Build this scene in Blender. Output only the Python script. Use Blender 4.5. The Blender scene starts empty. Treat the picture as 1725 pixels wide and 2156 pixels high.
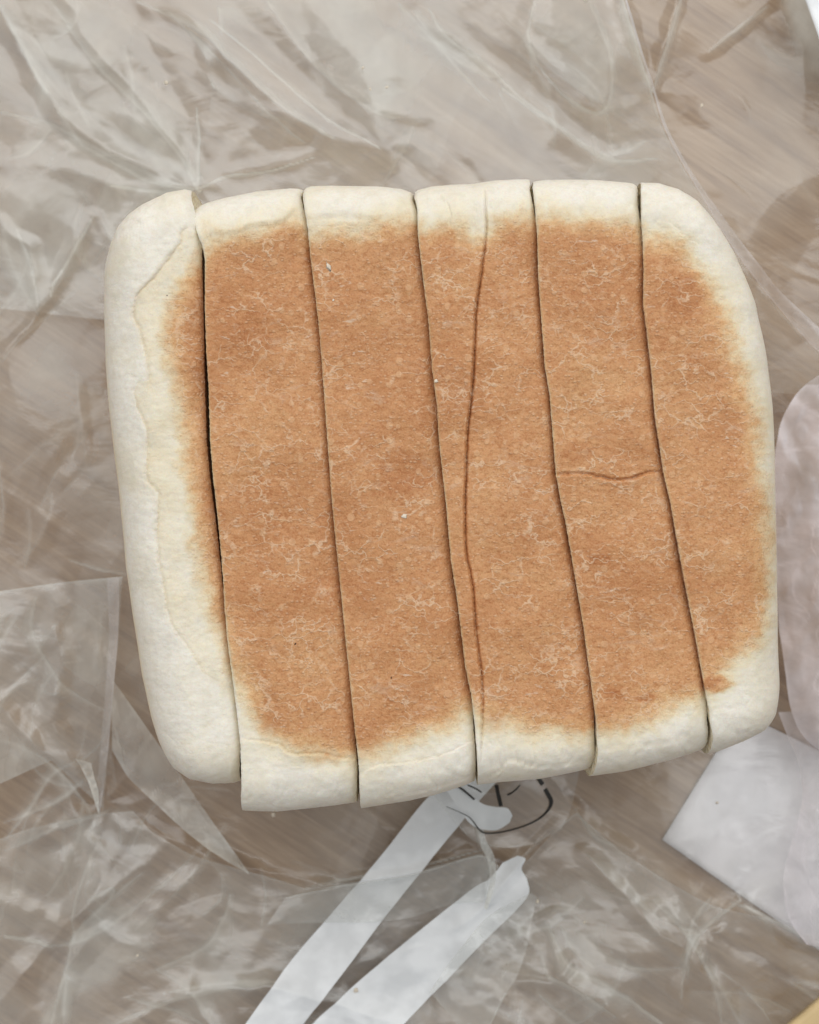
import bpy, math, random
import numpy as np
from mathutils import Vector

random.seed(7)
S = bpy.context.scene
C = S.collection

# ------------------------------------------------------------------ camera, light, exposure
CAM_H = 0.43                 # camera above the table
ZT = 0.08                    # top of the loaf
W, H = 1725.0, 2156.0        # picture units used for measuring
K = 0.15 / W                 # metres per unit at the height of the loaf top
cam = bpy.data.objects.new('camera', bpy.data.cameras.new('camera'))
C.objects.link(cam)
cam.location = (0, 0, CAM_H)
cam.data.sensor_fit = 'VERTICAL'
cam.data.sensor_height = 36.0
cam.data.lens = 18.0 / ((H / 2) * K / (CAM_H - ZT))
cam.data.clip_start = 0.01
cam.data.clip_end = 20
cam.data.dof.use_dof = True
cam.data.dof.focus_distance = CAM_H - ZT + 0.002
cam.data.dof.aperture_fstop = 28.0
S.camera = cam

world = bpy.data.worlds.new('World')
S.world = world
world.use_nodes = True
bg = world.node_tree.nodes['Background']
bg.inputs[0].default_value = (0.97, 0.97, 0.965, 1)
bg.inputs[1].default_value = 0.35


def area(name, loc, target, sx, sy, power, col):
    l = bpy.data.lights.new(name, 'AREA')
    l.shape = 'RECTANGLE'
    l.size = sx
    l.size_y = sy
    l.energy = power
    l.color = col
    o = bpy.data.objects.new(name, l)
    C.objects.link(o)
    o.location = loc
    o.rotation_euler = (Vector(target) - Vector(loc)).to_track_quat('-Z', 'Y').to_euler()
    return o


area('window_light', (0.25, 1.1, 1.45), (0, 0, 0.03), 3.2, 2.4, 41.0, (1.0, 0.985, 0.955))
area('side_fill_light', (-1.2, 0.1, 1.1), (0, 0, 0.03), 1.4, 1.6, 3.4, (1.0, 0.97, 0.93))  # added lamp giving the film facets extra highlights from the left

S.view_settings.view_transform = 'Standard'
S.view_settings.look = 'None'
S.view_settings.exposure = 0.0
S.view_settings.gamma = 1.0
S.cycles.transparent_max_bounces = 24
S.cycles.max_bounces = 12


# ------------------------------------------------------------------ small maths helpers
def w_at(x, y, z):
    k = K * (CAM_H - z) / (CAM_H - ZT)
    return (x - W / 2) * k, (H / 2 - y) * k


def sstep(a, b, x):
    t = np.clip((x - a) / (b - a), 0, 1)
    return t * t * (3 - 2 * t)


def _hash(ix, iy, seed):
    n = (ix.astype(np.int64) * 374761393 + iy.astype(np.int64) * 668265263 + seed * 1274126177) & 0x7fffffff
    n = ((n ^ (n >> 13)) * 1274126177) & 0x7fffffff
    n = ((n ^ (n >> 16)) * 2246822519) & 0x7fffffff
    return (n & 0xffff) / 65535.0


def perlin(x, y, seed=0):
    ix = np.floor(x); iy = np.floor(y)
    fx = x - ix; fy = y - iy
    u = fx ** 3 * (fx * (fx * 6 - 15) + 10); v = fy ** 3 * (fy * (fy * 6 - 15) + 10)

    def g(dx, dy):
        a = _hash(ix + dx, iy + dy, seed) * 2 * math.pi
        return np.cos(a) * (fx - dx) + np.sin(a) * (fy - dy)
    a = g(0, 0) * (1 - u) + g(1, 0) * u
    b = g(0, 1) * (1 - u) + g(1, 1) * u
    return (a * (1 - v) + b * v) * 1.45


def fbm(x, y, seed=0, n=4):
    s = 0; a = 1.0; t = 0
    for i in range(n):
        s = s + a * perlin(x * 2 ** i, y * 2 ** i, seed + i * 17); t += a; a *= .5
    return s / t


def facets(x, y, cell, rot, seed, warp=.55):
    """piecewise flat creased relief: random heights on a triangle grid read through a warped domain"""
    wx = x + cell * warp * perlin(x / (cell * 1.3), y / (cell * 1.3), seed + 5) + cell * .1 * perlin(x / (cell * .6), y / (cell * .6), seed + 6)
    wy = y + cell * warp * perlin(x / (cell * 1.3), y / (cell * 1.3), seed + 7) + cell * .1 * perlin(x / (cell * .6), y / (cell * .6), seed + 8)
    c, s = math.cos(rot), math.sin(rot)
    u = (c * wx + s * wy) / cell
    v = (-s * wx + c * wy) / (cell * 1.6)
    iu = np.floor(u); iv = np.floor(v); fu = u - iu; fv = v - iv
    h00 = _hash(iu, iv, seed); h10 = _hash(iu + 1, iv, seed); h01 = _hash(iu, iv + 1, seed); h11 = _hash(iu + 1, iv + 1, seed)
    lo = h00 + (h10 - h00) * fu + (h11 - h10) * fv
    hi = h00 + (h11 - h01) * fu + (h01 - h00) * fv
    return np.where(fu > fv, lo, hi) - .5


def polydist(x, y, pts):
    """unsigned distance to a polyline, side (+ on its left when walking it, picture y down), position along it 0..1"""
    best = np.full(x.shape, 1e9); side = np.zeros(x.shape); along = np.zeros(x.shape)
    n = len(pts) - 1
    for i in range(n):
        ax, ay = pts[i]; bx, by = pts[i + 1]
        dx, dy = bx - ax, by - ay
        L = dx * dx + dy * dy + 1e-9
        t = np.clip(((x - ax) * dx + (y - ay) * dy) / L, 0, 1)
        px = x - ax - t * dx; py = y - ay - t * dy
        d = np.hypot(px, py)
        m = d < best
        best = np.where(m, d, best)
        side = np.where(m, np.sign(dx * py - dy * px), side)
        along = np.where(m, (i + t) / n, along)
    return best, side, along


def inside(x, y, pts):
    r = np.zeros(x.shape, bool)
    n = len(pts)
    for i in range(n):
        ax, ay = pts[i]; bx, by = pts[(i + 1) % n]
        if ay == by: continue
        c = ((ay > y) != (by > y)) & (x < (bx - ax) * (y - ay) / (by - ay) + ax)
        r ^= c
    return r


def sdist(x, y, pts):
    """signed distance to a closed outline, + inside"""
    d, _, _ = polydist(x, y, list(pts) + [pts[0]])
    return np.where(inside(x, y, pts), d, -d)


def smooth_poly(pts, n=8):
    p = np.array(pts, float)
    out = []
    for i in range(len(p) - 1):
        p0 = p[max(i - 1, 0)]; p1 = p[i]; p2 = p[i + 1]; p3 = p[min(i + 2, len(p) - 1)]
        for t in np.linspace(0, 1, n, endpoint=False):
            out.append(.5 * ((2 * p1) + (-p0 + p2) * t + (2 * p0 - 5 * p1 + 4 * p2 - p3) * t * t + (-p0 + 3 * p1 - 3 * p2 + p3) * t ** 3))
    out.append(p[-1])
    return np.array(out)


def resample(pts, n):
    p = np.array(pts, float)
    d = np.r_[0, np.cumsum(np.hypot(*(np.diff(p, axis=0).T)))]
    t = np.linspace(0, d[-1], n)
    return np.c_[np.interp(t, d, p[:, 0]), np.interp(t, d, p[:, 1])]


# ------------------------------------------------------------------ mesh helpers
def mesh_from(name, V, F, mat, parent=None, attrs=None, smooth=True):
    """V (n,3) array, F (m,4) or (m,3) int array"""
    me = bpy.data.meshes.new(name)
    k = F.shape[1]
    me.vertices.add(len(V)); me.vertices.foreach_set('co', np.asarray(V, np.float32).ravel())
    me.loops.add(F.size); me.loops.foreach_set('vertex_index', F.astype(np.int32).ravel())
    me.polygons.add(len(F)); me.polygons.foreach_set('loop_start', np.arange(0, F.size, k, dtype=np.int32))
    me.polygons.foreach_set('use_smooth', np.full(len(F), smooth, bool))
    for a, v in (attrs or {}).items():
        at = me.attributes.new(a, 'FLOAT', 'POINT'); at.data.foreach_set('value', np.asarray(v, np.float32).ravel())
    me.update(calc_edges=True); me.validate()
    if mat: me.materials.append(mat)
    o = bpy.data.objects.new(name, me)
    C.objects.link(o)
    if parent: o.parent = parent
    return o


def grid_faces(n, m, close=False):
    i = np.arange(n if close else n - 1); j = np.arange(m - 1)
    I, J = np.meshgrid(i, j, indexing='ij')
    I2 = (I + 1) % n
    return np.stack([I * m + J, I * m + J + 1, I2 * m + J + 1, I2 * m + J], -1).reshape(-1, 4)


def thing(name, label, cat, loc=(0, 0, 0), group=None):
    o = bpy.data.objects.new(name, None); C.objects.link(o)
    o.location = loc; o.empty_display_size = .01
    tag(o, label, cat, group)
    return o


def tag(o, label=None, cat=None, group=None, kind=None):
    if label: o['label'] = label
    if cat: o['category'] = cat
    if group: o['group'] = group
    if kind: o['kind'] = kind
    return o


# ------------------------------------------------------------------ material helpers
class NT:
    def __init__(s, name):
        s.m = bpy.data.materials.new(name); s.m.use_nodes = True
        s.t = s.m.node_tree; s.t.nodes.clear()
        s.out = s.n('ShaderNodeOutputMaterial')

    def n(s, typ, **kw):
        nd = s.t.nodes.new(typ)
        for k, v in kw.items(): setattr(nd, k, v)
        return nd

    def set(s, sock, v):
        if isinstance(v, bpy.types.NodeSocket): s.t.links.new(v, sock)
        else: sock.default_value = v

    def math(s, op, a, b=0.0, c=0.0, clamp=False):
        nd = s.n('ShaderNodeMath', operation=op, use_clamp=clamp)
        s.set(nd.inputs[0], a); s.set(nd.inputs[1], b); s.set(nd.inputs[2], c)
        return nd.outputs[0]

    def coord(s):
        return s.n('ShaderNodeNewGeometry').outputs['Position']

    def mapping(s, vec, scale=(1, 1, 1), rot=(0, 0, 0), loc=(0, 0, 0)):
        nd = s.n('ShaderNodeMapping'); s.set(nd.inputs[0], vec)
        nd.inputs[1].default_value = loc; nd.inputs[2].default_value = rot; nd.inputs[3].default_value = scale
        return nd.outputs[0]

    def noise(s, vec, scale, detail=4, rough=.55, dist=0.0):
        nd = s.n('ShaderNodeTexNoise'); s.set(nd.inputs['Vector'], vec)
        nd.inputs['Scale'].default_value = scale; nd.inputs['Detail'].default_value = detail
        nd.inputs['Roughness'].default_value = rough; nd.inputs['Distortion'].default_value = dist
        return nd.outputs[0]

    def voro(s, vec, scale, feature='F1', rnd=1.0):
        nd = s.n('ShaderNodeTexVoronoi', feature=feature); s.set(nd.inputs['Vector'], vec)
        nd.inputs['Scale'].default_value = scale; nd.inputs['Randomness'].default_value = rnd
        return nd

    def ramp(s, fac, stops, interp='LINEAR'):
        nd = s.n('ShaderNodeValToRGB'); s.set(nd.inputs[0], fac)
        cr = nd.color_ramp; cr.interpolation = interp
        while len(cr.elements) < len(stops): cr.elements.new(.5)
        for e, (p, c) in zip(cr.elements, stops):
            e.position = p; e.color = (*c, 1) if len(c) == 3 else c
        return nd.outputs[0]

    def rng(s, v, a, b, c=0.0, d=1.0, smooth=False):
        nd = s.n('ShaderNodeMapRange', interpolation_type='SMOOTHSTEP' if smooth else 'LINEAR')
        s.set(nd.inputs[0], v)
        for i, q in enumerate((a, b, c, d)): nd.inputs[i + 1].default_value = q
        return nd.outputs[0]

    def mix(s, f, a, b, mode='MIX'):
        nd = s.n('ShaderNodeMix', data_type='RGBA', blend_type=mode)
        s.set(nd.inputs[0], f)
        s.set(nd.inputs[6], a if isinstance(a, bpy.types.NodeSocket) else (*a, 1))
        s.set(nd.inputs[7], b if isinstance(b, bpy.types.NodeSocket) else (*b, 1))
        return nd.outputs[2]

    def attr(s, name):
        return s.n('ShaderNodeAttribute', attribute_name=name).outputs['Fac']

    def bump(s, h, strength=.5, dist=.001, normal=None):
        nd = s.n('ShaderNodeBump'); nd.inputs['Strength'].default_value = strength
        nd.inputs['Distance'].default_value = dist; s.set(nd.inputs['Height'], h)
        if normal: s.set(nd.inputs['Normal'], normal)
        return nd.outputs[0]

    def pbr(s, col, rough=.6, normal=None, **kw):
        nd = s.n('ShaderNodeBsdfPrincipled')
        s.set(nd.inputs['Base Color'], col if isinstance(col, bpy.types.NodeSocket) else (*col, 1))
        s.set(nd.inputs['Roughness'], rough)
        if normal: s.set(nd.inputs['Normal'], normal)
        for k, v in kw.items(): s.set(nd.inputs[k], v)
        return nd.outputs[0]

    def done(s, sh):
        s.t.links.new(sh, s.out.inputs[0]); return s.m


def mat_wood():
    t = NT('pale_wood')
    co = t.mapping(t.coord(), rot=(0, 0, math.radians(33)))
    st = t.mapping(co, scale=(1, 9, 1))
    a = t.noise(st, 26, 5, .6, .6)
    b = t.noise(t.mapping(co, scale=(1, 22, 1)), 55, 4, .6, .2)
    c = t.noise(co, 9, 3, .5)
    f = t.math('ADD', t.math('MULTIPLY', a, .55), t.math('ADD', t.math('MULTIPLY', b, .3), t.math('MULTIPLY', c, .15)))
    col = t.ramp(f, [(.38, (.25, .155, .090)), (.5, (.355, .238, .145)), (.61, (.45, .32, .21))])
    return t.done(t.pbr(col, .45, t.bump(b, .2, .0003)))


def mat_crust():
    """golden to cream crust; attribute 'brown' is how far it browned in the oven, 'fold' marks tan wrinkles"""
    t = NT('bread_crust')
    co = t.coord()
    br = t.attr('brown'); fold = t.attr('fold')
    hz = t.mapping(co, scale=(.85, 1.1, 1), rot=(0, 0, .1))
    n_big = t.noise(co, 55, 3, .55)
    n_mid = t.noise(hz, 330, 5, .62, .8)
    n_fine = t.noise(hz, 1050, 4, .65, .5)
    n_grain = t.noise(co, 2800, 2, .6)
    # browning edge broken up by the skin's texture
    bm = t.math('ADD', br, t.math('MULTIPLY', t.math('SUBTRACT', n_mid, .5), .28))
    bm = t.math('ADD', bm, t.math('MULTIPLY', t.math('SUBTRACT', n_fine, .5), .22))
    bm = t.math('ADD', bm, t.math('MULTIPLY', t.math('SUBTRACT', n_big, .5), .25))
    base = t.ramp(bm, [(.0, (.83, .80, .72)), (.18, (.81, .75, .60)), (.36, (.75, .61, .40)),
                       (.54, (.67, .41, .205)), (.74, (.565, .285, .130)), (1.0, (.44, .18, .065))])
    # mottling: darker red-brown pits between paler grains
    v = t.rng(t.math('ADD', t.math('MULTIPLY', n_fine, .6), t.math('MULTIPLY', n_grain, .4)), .40, .62)
    mott = t.mix(1.0, base, t.ramp(v, [(0, (.82, .70, .60)), (.5, (1, 1, 1)), (1, (1.10, 1.15, 1.20))]), 'MULTIPLY')
    brc = t.rng(br, .15, .6)
    base = t.mix(t.math('MULTIPLY', t.math('ADD', t.math('MULTIPLY', brc, .8), .2), 1.0), base, mott)
    # slow drift of oven colour
    dr = t.noise(t.mapping(co, loc=(2, 3, 0), scale=(1, 1.3, 1)), 38, 4, .6, .8)
    base = t.mix(brc, base, t.mix(1.0, base, t.ramp(dr, [(.34, (.92, .87, .83)), (.5, (1, 1, 1)), (.66, (1.05, 1.08, 1.10))]), 'MULTIPLY'))
    # darker round blotches
    bl = t.voro(t.mapping(co, loc=(.3, .1, 0)), 105).outputs['Distance']
    blm = t.math('MULTIPLY', t.rng(t.math('ADD', bl, t.math('MULTIPLY', n_mid, .35)), .52, .34, 0, 1, True), t.rng(n_big, .45, .6, 0, 1))
    base = t.mix(t.math('MULTIPLY', t.math('MULTIPLY', blm, brc), .45), base, (.47, .21, .085))
    # pale flour patches and lifted thin skin
    fl = t.rng(t.noise(t.mapping(co, scale=(.7, 1.3, 1), loc=(.7, .2, 0)), 190, 5, .68, 1.2), .57, .70, 0, 1, True)
    fl2 = t.rng(t.noise(t.mapping(co, scale=(.6, 1.9, 1), loc=(.1, .9, 0)), 640, 3, .6, 1.0), .62, .73, 0, 1, True)
    flm = t.math('ADD', t.math('MULTIPLY', fl, .26), t.math('MULTIPLY', t.math('MULTIPLY', fl2, t.rng(n_big, .42, .58)), .75), clamp=True)
    base = t.mix(t.math('MULTIPLY', flm, brc), base, (.70, .55, .42))
    # thin pale crackle lines
    wob = t.n('ShaderNodeVectorMath', operation='ADD')
    nz = t.n('ShaderNodeTexNoise'); t.set(nz.inputs['Vector'], co); nz.inputs['Scale'].default_value = 300; nz.inputs['Detail'].default_value = 3
    sc = t.n('ShaderNodeVectorMath', operation='SCALE'); t.set(sc.inputs[0], nz.outputs['Color']); sc.inputs['Scale'].default_value = .006
    t.set(wob.inputs[0], co); t.set(wob.inputs[1], sc.outputs[0])
    ck = t.voro(t.mapping(wob.outputs[0], scale=(.5, 1.15, 1)), 330, 'DISTANCE_TO_EDGE').outputs['Distance']
    ckm = t.math('MULTIPLY', t.rng(ck, .07, .0, 0, 1, True), t.rng(t.noise(t.mapping(co, scale=(.8, 1.2, 1)), 170, 4, .65), .44, .60, 0, 1))
    base = t.mix(t.math('MULTIPLY', t.math('MULTIPLY', ckm, brc), .62), base, (.78, .58, .40))
    # little blisters
    vb = t.voro(co, 560)
    rad = t.n('ShaderNodeSeparateColor'); t.set(rad.inputs[0], vb.outputs['Color'])
    r0 = t.rng(rad.outputs[0], .55, 1.0, .0, .42)
    bub = t.math('MULTIPLY', t.rng(t.math('SUBTRACT', vb.outputs['Distance'], r0), .06, -.06, 0, 1, True), t.math('GREATER_THAN', rad.outputs[0], .72))
    base = t.mix(t.math('MULTIPLY', t.math('MULTIPLY', bub, brc), .38), base, (.74, .48, .28))
    vs = t.voro(t.mapping(co, scale=(.8, 1.15, 1)), 1600)
    gr = t.n('ShaderNodeSeparateColor'); t.set(gr.inputs[0], vs.outputs['Color'])
    grain = t.math('MULTIPLY', t.rng(vs.outputs['Distance'], .5, .2, 0, 1, True), t.rng(gr.outputs[1], .55, .9))
    base = t.mix(t.math('MULTIPLY', t.math('MULTIPLY', grain, brc), .38), base, (.80, .57, .38))
    pit = t.math('MULTIPLY', t.rng(vs.outputs['Distance'], .40, .1, 0, 1, True), t.rng(gr.outputs[2], .78, .98))
    base = t.mix(t.math('MULTIPLY', t.math('MULTIPLY', pit, brc), .4), base, (.38, .15, .06))
    # tan wrinkles in the pale dough
    base = t.mix(t.math('MULTIPLY', fold, .6), base, (.60, .47, .28))
    # pale dough: faint grey flour dust
    pale = t.math('SUBTRACT', 1.0, brc)
    dust = t.rng(t.noise(co, 420, 4, .6, .3), .5, .68)
    base = t.mix(t.math('MULTIPLY', t.math('MULTIPLY', dust, pale), .38), base, (.64, .61, .50))
    warm = t.rng(t.noise(t.mapping(co, loc=(5, 1, 0)), 75, 4, .6, .5), .48, .66)
    base = t.mix(t.math('MULTIPLY', t.math('MULTIPLY', warm, pale), .35), base, (.74, .66, .47))
    h = t.math('ADD', t.math('MULTIPLY', n_fine, .5), t.math('MULTIPLY', n_mid, .7))
    h = t.math('ADD', h, t.math('MULTIPLY', bub, .22))
    h = t.math('ADD', h, t.math('MULTIPLY', grain, .35))
    h = t.math('SUBTRACT', h, t.math('MULTIPLY', pit, .2))
    h = t.math('ADD', h, t.math('MULTIPLY', ckm, .22))
    h = t.math('ADD', h, t.math('MULTIPLY', n_grain, .15))
    st = t.math('ADD', t.math('MULTIPLY', brc, .76), .2)
    h = t.math('MULTIPLY', h, st)
    nrm = t.bump(h, .6, .0005)
    return t.done(t.pbr(base, t.rng(brc, 0, 1, .75, .52), nrm, **{'Specular IOR Level': .28, 'Subsurface Weight': .12,
                  'Subsurface Radius': (.0025, .0013, .0006), 'Subsurface Scale': 1.0}))


def mat_crumb():
    t = NT('bread_crumb_inside')
    co = t.coord()
    v = t.voro(co, 900).outputs['Distance']
    n = t.noise(co, 700, 4, .6)
    col = t.mix(t.rng(v, .1, .5), (.62, .50, .30), (.80, .72, .54))
    col = t.mix(t.rng(t.attr('brown'), .15, .6), col, (.46, .19, .075))
    return t.done(t.pbr(col, .9, t.bump(t.math('ADD', v, n), .8, .0008), **{'Subsurface Weight': .2, 'Subsurface Radius': (.003, .002, .001), 'Subsurface Scale': 1.0}))


def mat_film(name, tint=(.87, .87, .82), gloss=.13, rough=.27, haze_gain=1.0, haze_add=0.0, bump=.10):
    """clear wrapping film: see-through, glossy, milky where it is creased (attribute 'haze')"""
    t = NT(name)
    co = t.coord()
    hz = t.attr('haze')
    n1 = t.noise(co, 110, 4, .55, .8)
    n2 = t.noise(co, 40, 3, .5, 1.0)
    wr = t.noise(t.mapping(co, rot=(0, 0, -.5), scale=(1, 1.8, 1)), 60, 3, .5, 2.0)
    nrm = t.bump(wr, bump, .004)
    fr = t.n('ShaderNodeFresnel'); t.set(fr.inputs['IOR'], t.math('SUBTRACT', 1.5, t.math('MULTIPLY', t.n('ShaderNodeNewGeometry').outputs['Backfacing'], 1.5 - 1 / 1.5))); t.set(fr.inputs['Normal'], nrm)
    g = t.math('ADD', t.math('MULTIPLY', fr.outputs[0], 1.8), gloss - .12, clamp=True)
    tr = t.n('ShaderNodeBsdfTransparent'); tr.inputs[0].default_value = (.97, .97, .965, 1)
    gl = t.n('ShaderNodeBsdfGlossy'); gl.inputs['Roughness'].default_value = rough
    gl.inputs[0].default_value = (.92, .96, 1, 1); t.set(gl.inputs['Normal'], nrm)
    m1 = t.n('ShaderNodeMixShader'); t.set(m1.inputs[0], g)
    t.t.links.new(tr.outputs[0], m1.inputs[1]); t.t.links.new(gl.outputs[0], m1.inputs[2])
    df = t.n('ShaderNodeBsdfDiffuse'); tl = t.n('ShaderNodeBsdfTranslucent')
    tcol = t.mix(t.rng(n2, .35, .65), tuple(c * f for c, f in zip(tint, (1.0, .985, .97))), tuple(c * f for c, f in zip(tint, (.95, .975, 1.0))))
    t.set(df.inputs[0], tcol); t.set(tl.inputs[0], tcol); t.set(df.inputs['Normal'], nrm)
    m0 = t.n('ShaderNodeMixShader'); m0.inputs[0].default_value = .3
    t.t.links.new(df.outputs[0], m0.inputs[1]); t.t.links.new(tl.outputs[0], m0.inputs[2])
    hf = t.math('MULTIPLY', t.math('ADD', hz, haze_add), t.rng(n1, .3, .7, .8 * haze_gain, 1.2 * haze_gain), clamp=True)
    m2 = t.n('ShaderNodeMixShader'); t.set(m2.inputs[0], hf)
    t.t.links.new(m1.outputs[0], m2.inputs[1]); t.t.links.new(m0.outputs[0], m2.inputs[2])
    return t.done(m2.outputs[0])


def mat_print(name, col, rough=.5, alpha=1.0, gloss=.3):
    t = NT(name)
    n = t.noise(t.coord(), 120, 3, .5)
    c = t.mix(t.rng(n, .4, .6), tuple(x * .86 for x in col), col)
    p = t.pbr(c, rough, None, **{'Specular IOR Level': gloss, 'Alpha': alpha})
    return t.done(p)


M_WOOD = mat_wood()
M_CRUST = mat_crust()
M_CRUMB = mat_crumb()
M_FILM = mat_film('clear_film')
M_FILM2 = mat_film('clear_film_upper', gloss=.13, rough=.24)
M_PINK = mat_film('clear_film_rim', tint=(.87, .84, .85), gloss=.12)
M_MILK = mat_film('milky_film', tint=(.90, .85, .88), gloss=.14, rough=.25, haze_gain=1.0)
M_WHITE = mat_print('white_print', (.90, .93, .96))
M_BLACK = mat_print('black_print', (.022, .02, .018), .35)
M_PAPER = mat_print('white_paper', (.93, .92, .96), .7)
M_YELLOW = mat_print('yellow_print', (.66, .50, .27), .45)

# ------------------------------------------------------------------ table
tb = mesh_from('table_top', np.array([(-1, -1, 0), (1, -1, 0), (1, 1, 0), (-1, 1, 0), (-1, -1, -.03), (1, -1, -.03), (1, 1, -.03), (-1, 1, -.03)], float),
               np.array([(0, 1, 2, 3), (7, 6, 5, 4), (0, 4, 5, 1), (1, 5, 6, 2), (2, 6, 7, 3), (3, 7, 4, 0)]), M_WOOD, smooth=False)
tag(tb, 'pale beige wooden table top with fine diagonal grain', kind='structure')

# ------------------------------------------------------------------ the loaf: outlines of every slice, measured at the height of its top
cutA = [  # right edge of slices 1..5 as (y, x)
    [(399, 408), (405, 406), (435, 409.5), (452, 413), (483, 418), (507, 423), (573, 423.5), (677, 426.5), (815, 428.5), (927, 432.5), (1010, 440.5), (1090, 451), (1180, 461), (1241, 467.5), (1280, 472), (1337, 477), (1406, 486.5), (1483, 496), (1548, 503.5), (1650, 506.5)],
    [(396, 640), (400, 640), (421, 636), (442, 640), (480, 647.5), (539, 652.5), (608, 661.5), (677, 670), (763, 677), (832, 682), (927, 689), (1050, 698), (1126, 705), (1203, 713), (1299, 722.5), (1376, 730), (1452, 738), (1529, 745.5), (1606, 751), (1694, 751.5)],
    [(408, 871), (426, 869), (446, 876), (496, 879.5), (581, 889.5), (681, 902), (780, 909.5), (855, 919.5), (927, 923.5), (1000, 931.5), (1060, 938.5), (1175, 948.5), (1275, 963.5), (1400, 978.5), (1465, 991.5), (1525, 997), (1585, 1002), (1650, 1000)],
    [(377, 1115), (404, 1113.5), (431, 1123), (481, 1130.2), (581, 1133), (661, 1139), (770, 1146.5), (830, 1156.5), (927, 1164), (1000, 1170), (1060, 1181), (1090, 1188.5), (1160, 1201), (1235, 1213.5), (1320, 1228.5), (1400, 1238.5), (1475, 1248.5), (1525, 1253.5), (1585, 1253), (1616, 1246), (1628, 1234)],
    [(387, 1339), (421, 1339.5), (466, 1350), (496, 1353), (571, 1355), (641, 1354), (721, 1364), (780, 1371), (880, 1378.5), (927, 1386), (1000, 1397.5), (1060, 1411.5), (1135, 1424), (1225, 1441.5), (1310, 1458.5), (1385, 1471.5), (1445, 1481.5), (1495, 1490.5), (1535, 1492), (1576, 1485), (1585, 1481)],
]
cutB = [  # left edge of slices 2..6
    [(440, 410), (469, 413.5), (500, 420), (520, 428), (545, 431.5), (642, 431.5), (736, 434), (815, 439), (927, 442.5), (1010, 449.5), (1090, 458.5), (1180, 466.5), (1241, 471), (1280, 472.6), (1337, 477.6), (1406, 487), (1483, 496.6), (1548, 504.5), (1560, 506), (1650, 509), (1712, 512)],
    [(392, 646), (404, 642), (421, 641.5), (442, 642.5), (480, 648.2), (539, 653.2), (608, 662.2), (677, 670.6), (763, 677.6), (832, 682.6), (927, 689.6), (1050, 698.6), (1126, 705.6), (1203, 713.6), (1299, 723.2), (1376, 730.6), (1452, 738.6), (1529, 746.5), (1606, 755.5), (1648, 757), (1706, 761)],
    [(395, 880), (404, 874.5), (426, 873.5), (446, 878.5), (496, 880.4), (581, 890.2), (681, 902.6), (780, 910.2), (855, 920.2), (927, 924.2), (1000, 932.2), (1060, 939.2), (1175, 949.2), (1275, 964.2), (1400, 979.2), (1465, 992.6), (1525, 999.5), (1585, 1004.5), (1656, 1005.5)],
    [(380, 1122), (404, 1118), (441, 1126), (481, 1131), (581, 1133.8), (661, 1139.6), (770, 1147.2), (830, 1157.2), (927, 1164.8), (1000, 1170.8), (1060, 1181.8), (1090, 1189.2), (1160, 1202), (1235, 1214.2), (1320, 1229.2), (1400, 1239.2), (1475, 1249.4), (1525, 1256), (1585, 1258), (1616, 1250), (1640, 1241)],
    [(384, 1346), (411, 1342.5), (451, 1350), (496, 1354), (571, 1355.8), (641, 1354.8), (721, 1364.8), (780, 1371.8), (880, 1379.4), (927, 1386.8), (1000, 1398.2), (1060, 1412.4), (1135, 1424.8), (1225, 1442.2), (1310, 1459.2), (1385, 1472.4), (1445, 1483), (1495, 1493), (1550, 1498), (1590, 1489)],
]
outL = [(399, 213), (520, 214), (655, 213.5), (766, 217.5), (840, 223), (950, 236), (1024, 245), (1098, 252.6), (1203, 262), (1310, 277.4), (1425, 294.7), (1510, 314), (1660, 349)]
outR = [(386, 1500), (611, 1583.6), (671, 1599), (755, 1617), (860, 1629), (960, 1633), (1060, 1635), (1260, 1639), (1385, 1642), (1485, 1647), (1590, 1650)]
topE = [
    [(213, 640), (216, 573), (219, 525), (233, 497), (250, 469), (275, 448), (302, 431), (354, 407), (392, 399), (406, 401), (425, 404)],
    [(405, 450), (411, 445), (425, 435), (440, 428), (475, 417.6), (544, 404), (613, 397), (630, 397), (641, 400)],
    [(641, 404), (648, 397), (660, 393.5), (700, 392), (795, 393.5), (845, 398.6), (865, 404), (872, 409)],
    [(872, 407), (880, 402), (910, 393.6), (950, 390), (995, 388.6), (1044, 381), (1114, 376.5)],
    [(1117, 388), (1124, 383), (1144, 380), (1200, 379), (1244, 380), (1294, 383.6), (1330, 386), (1338, 389)],
    [(1341, 390), (1348, 386), (1384, 387), (1424, 398.6), (1459, 418.6), (1494, 453.5), (1529, 496), (1559, 551), (1583.6, 611)],
]
botE = [
    [(313, 1500), (325, 1555), (341, 1594), (364, 1625), (398, 1644), (448, 1653), (490, 1652.5), (507, 1648)],
    [(511, 1709.7), (540, 1711), (583, 1712), (660, 1704), (752, 1693)],
    [(760, 1705), (861, 1689), (911, 1678), (975, 1658), (1003, 1648)],
    [(1005, 1655), (1061, 1649.6), (1136, 1643), (1231, 1625.6), (1255, 1616)],
    [(1239, 1638), (1311, 1628), (1412, 1603), (1482, 1583), (1490, 1578)],
    [(1477, 1592), (1512, 1585.5), (1562, 1565.5), (1612, 1543), (1636, 1522), (1645, 1495), (1648, 1475)],
]
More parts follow.
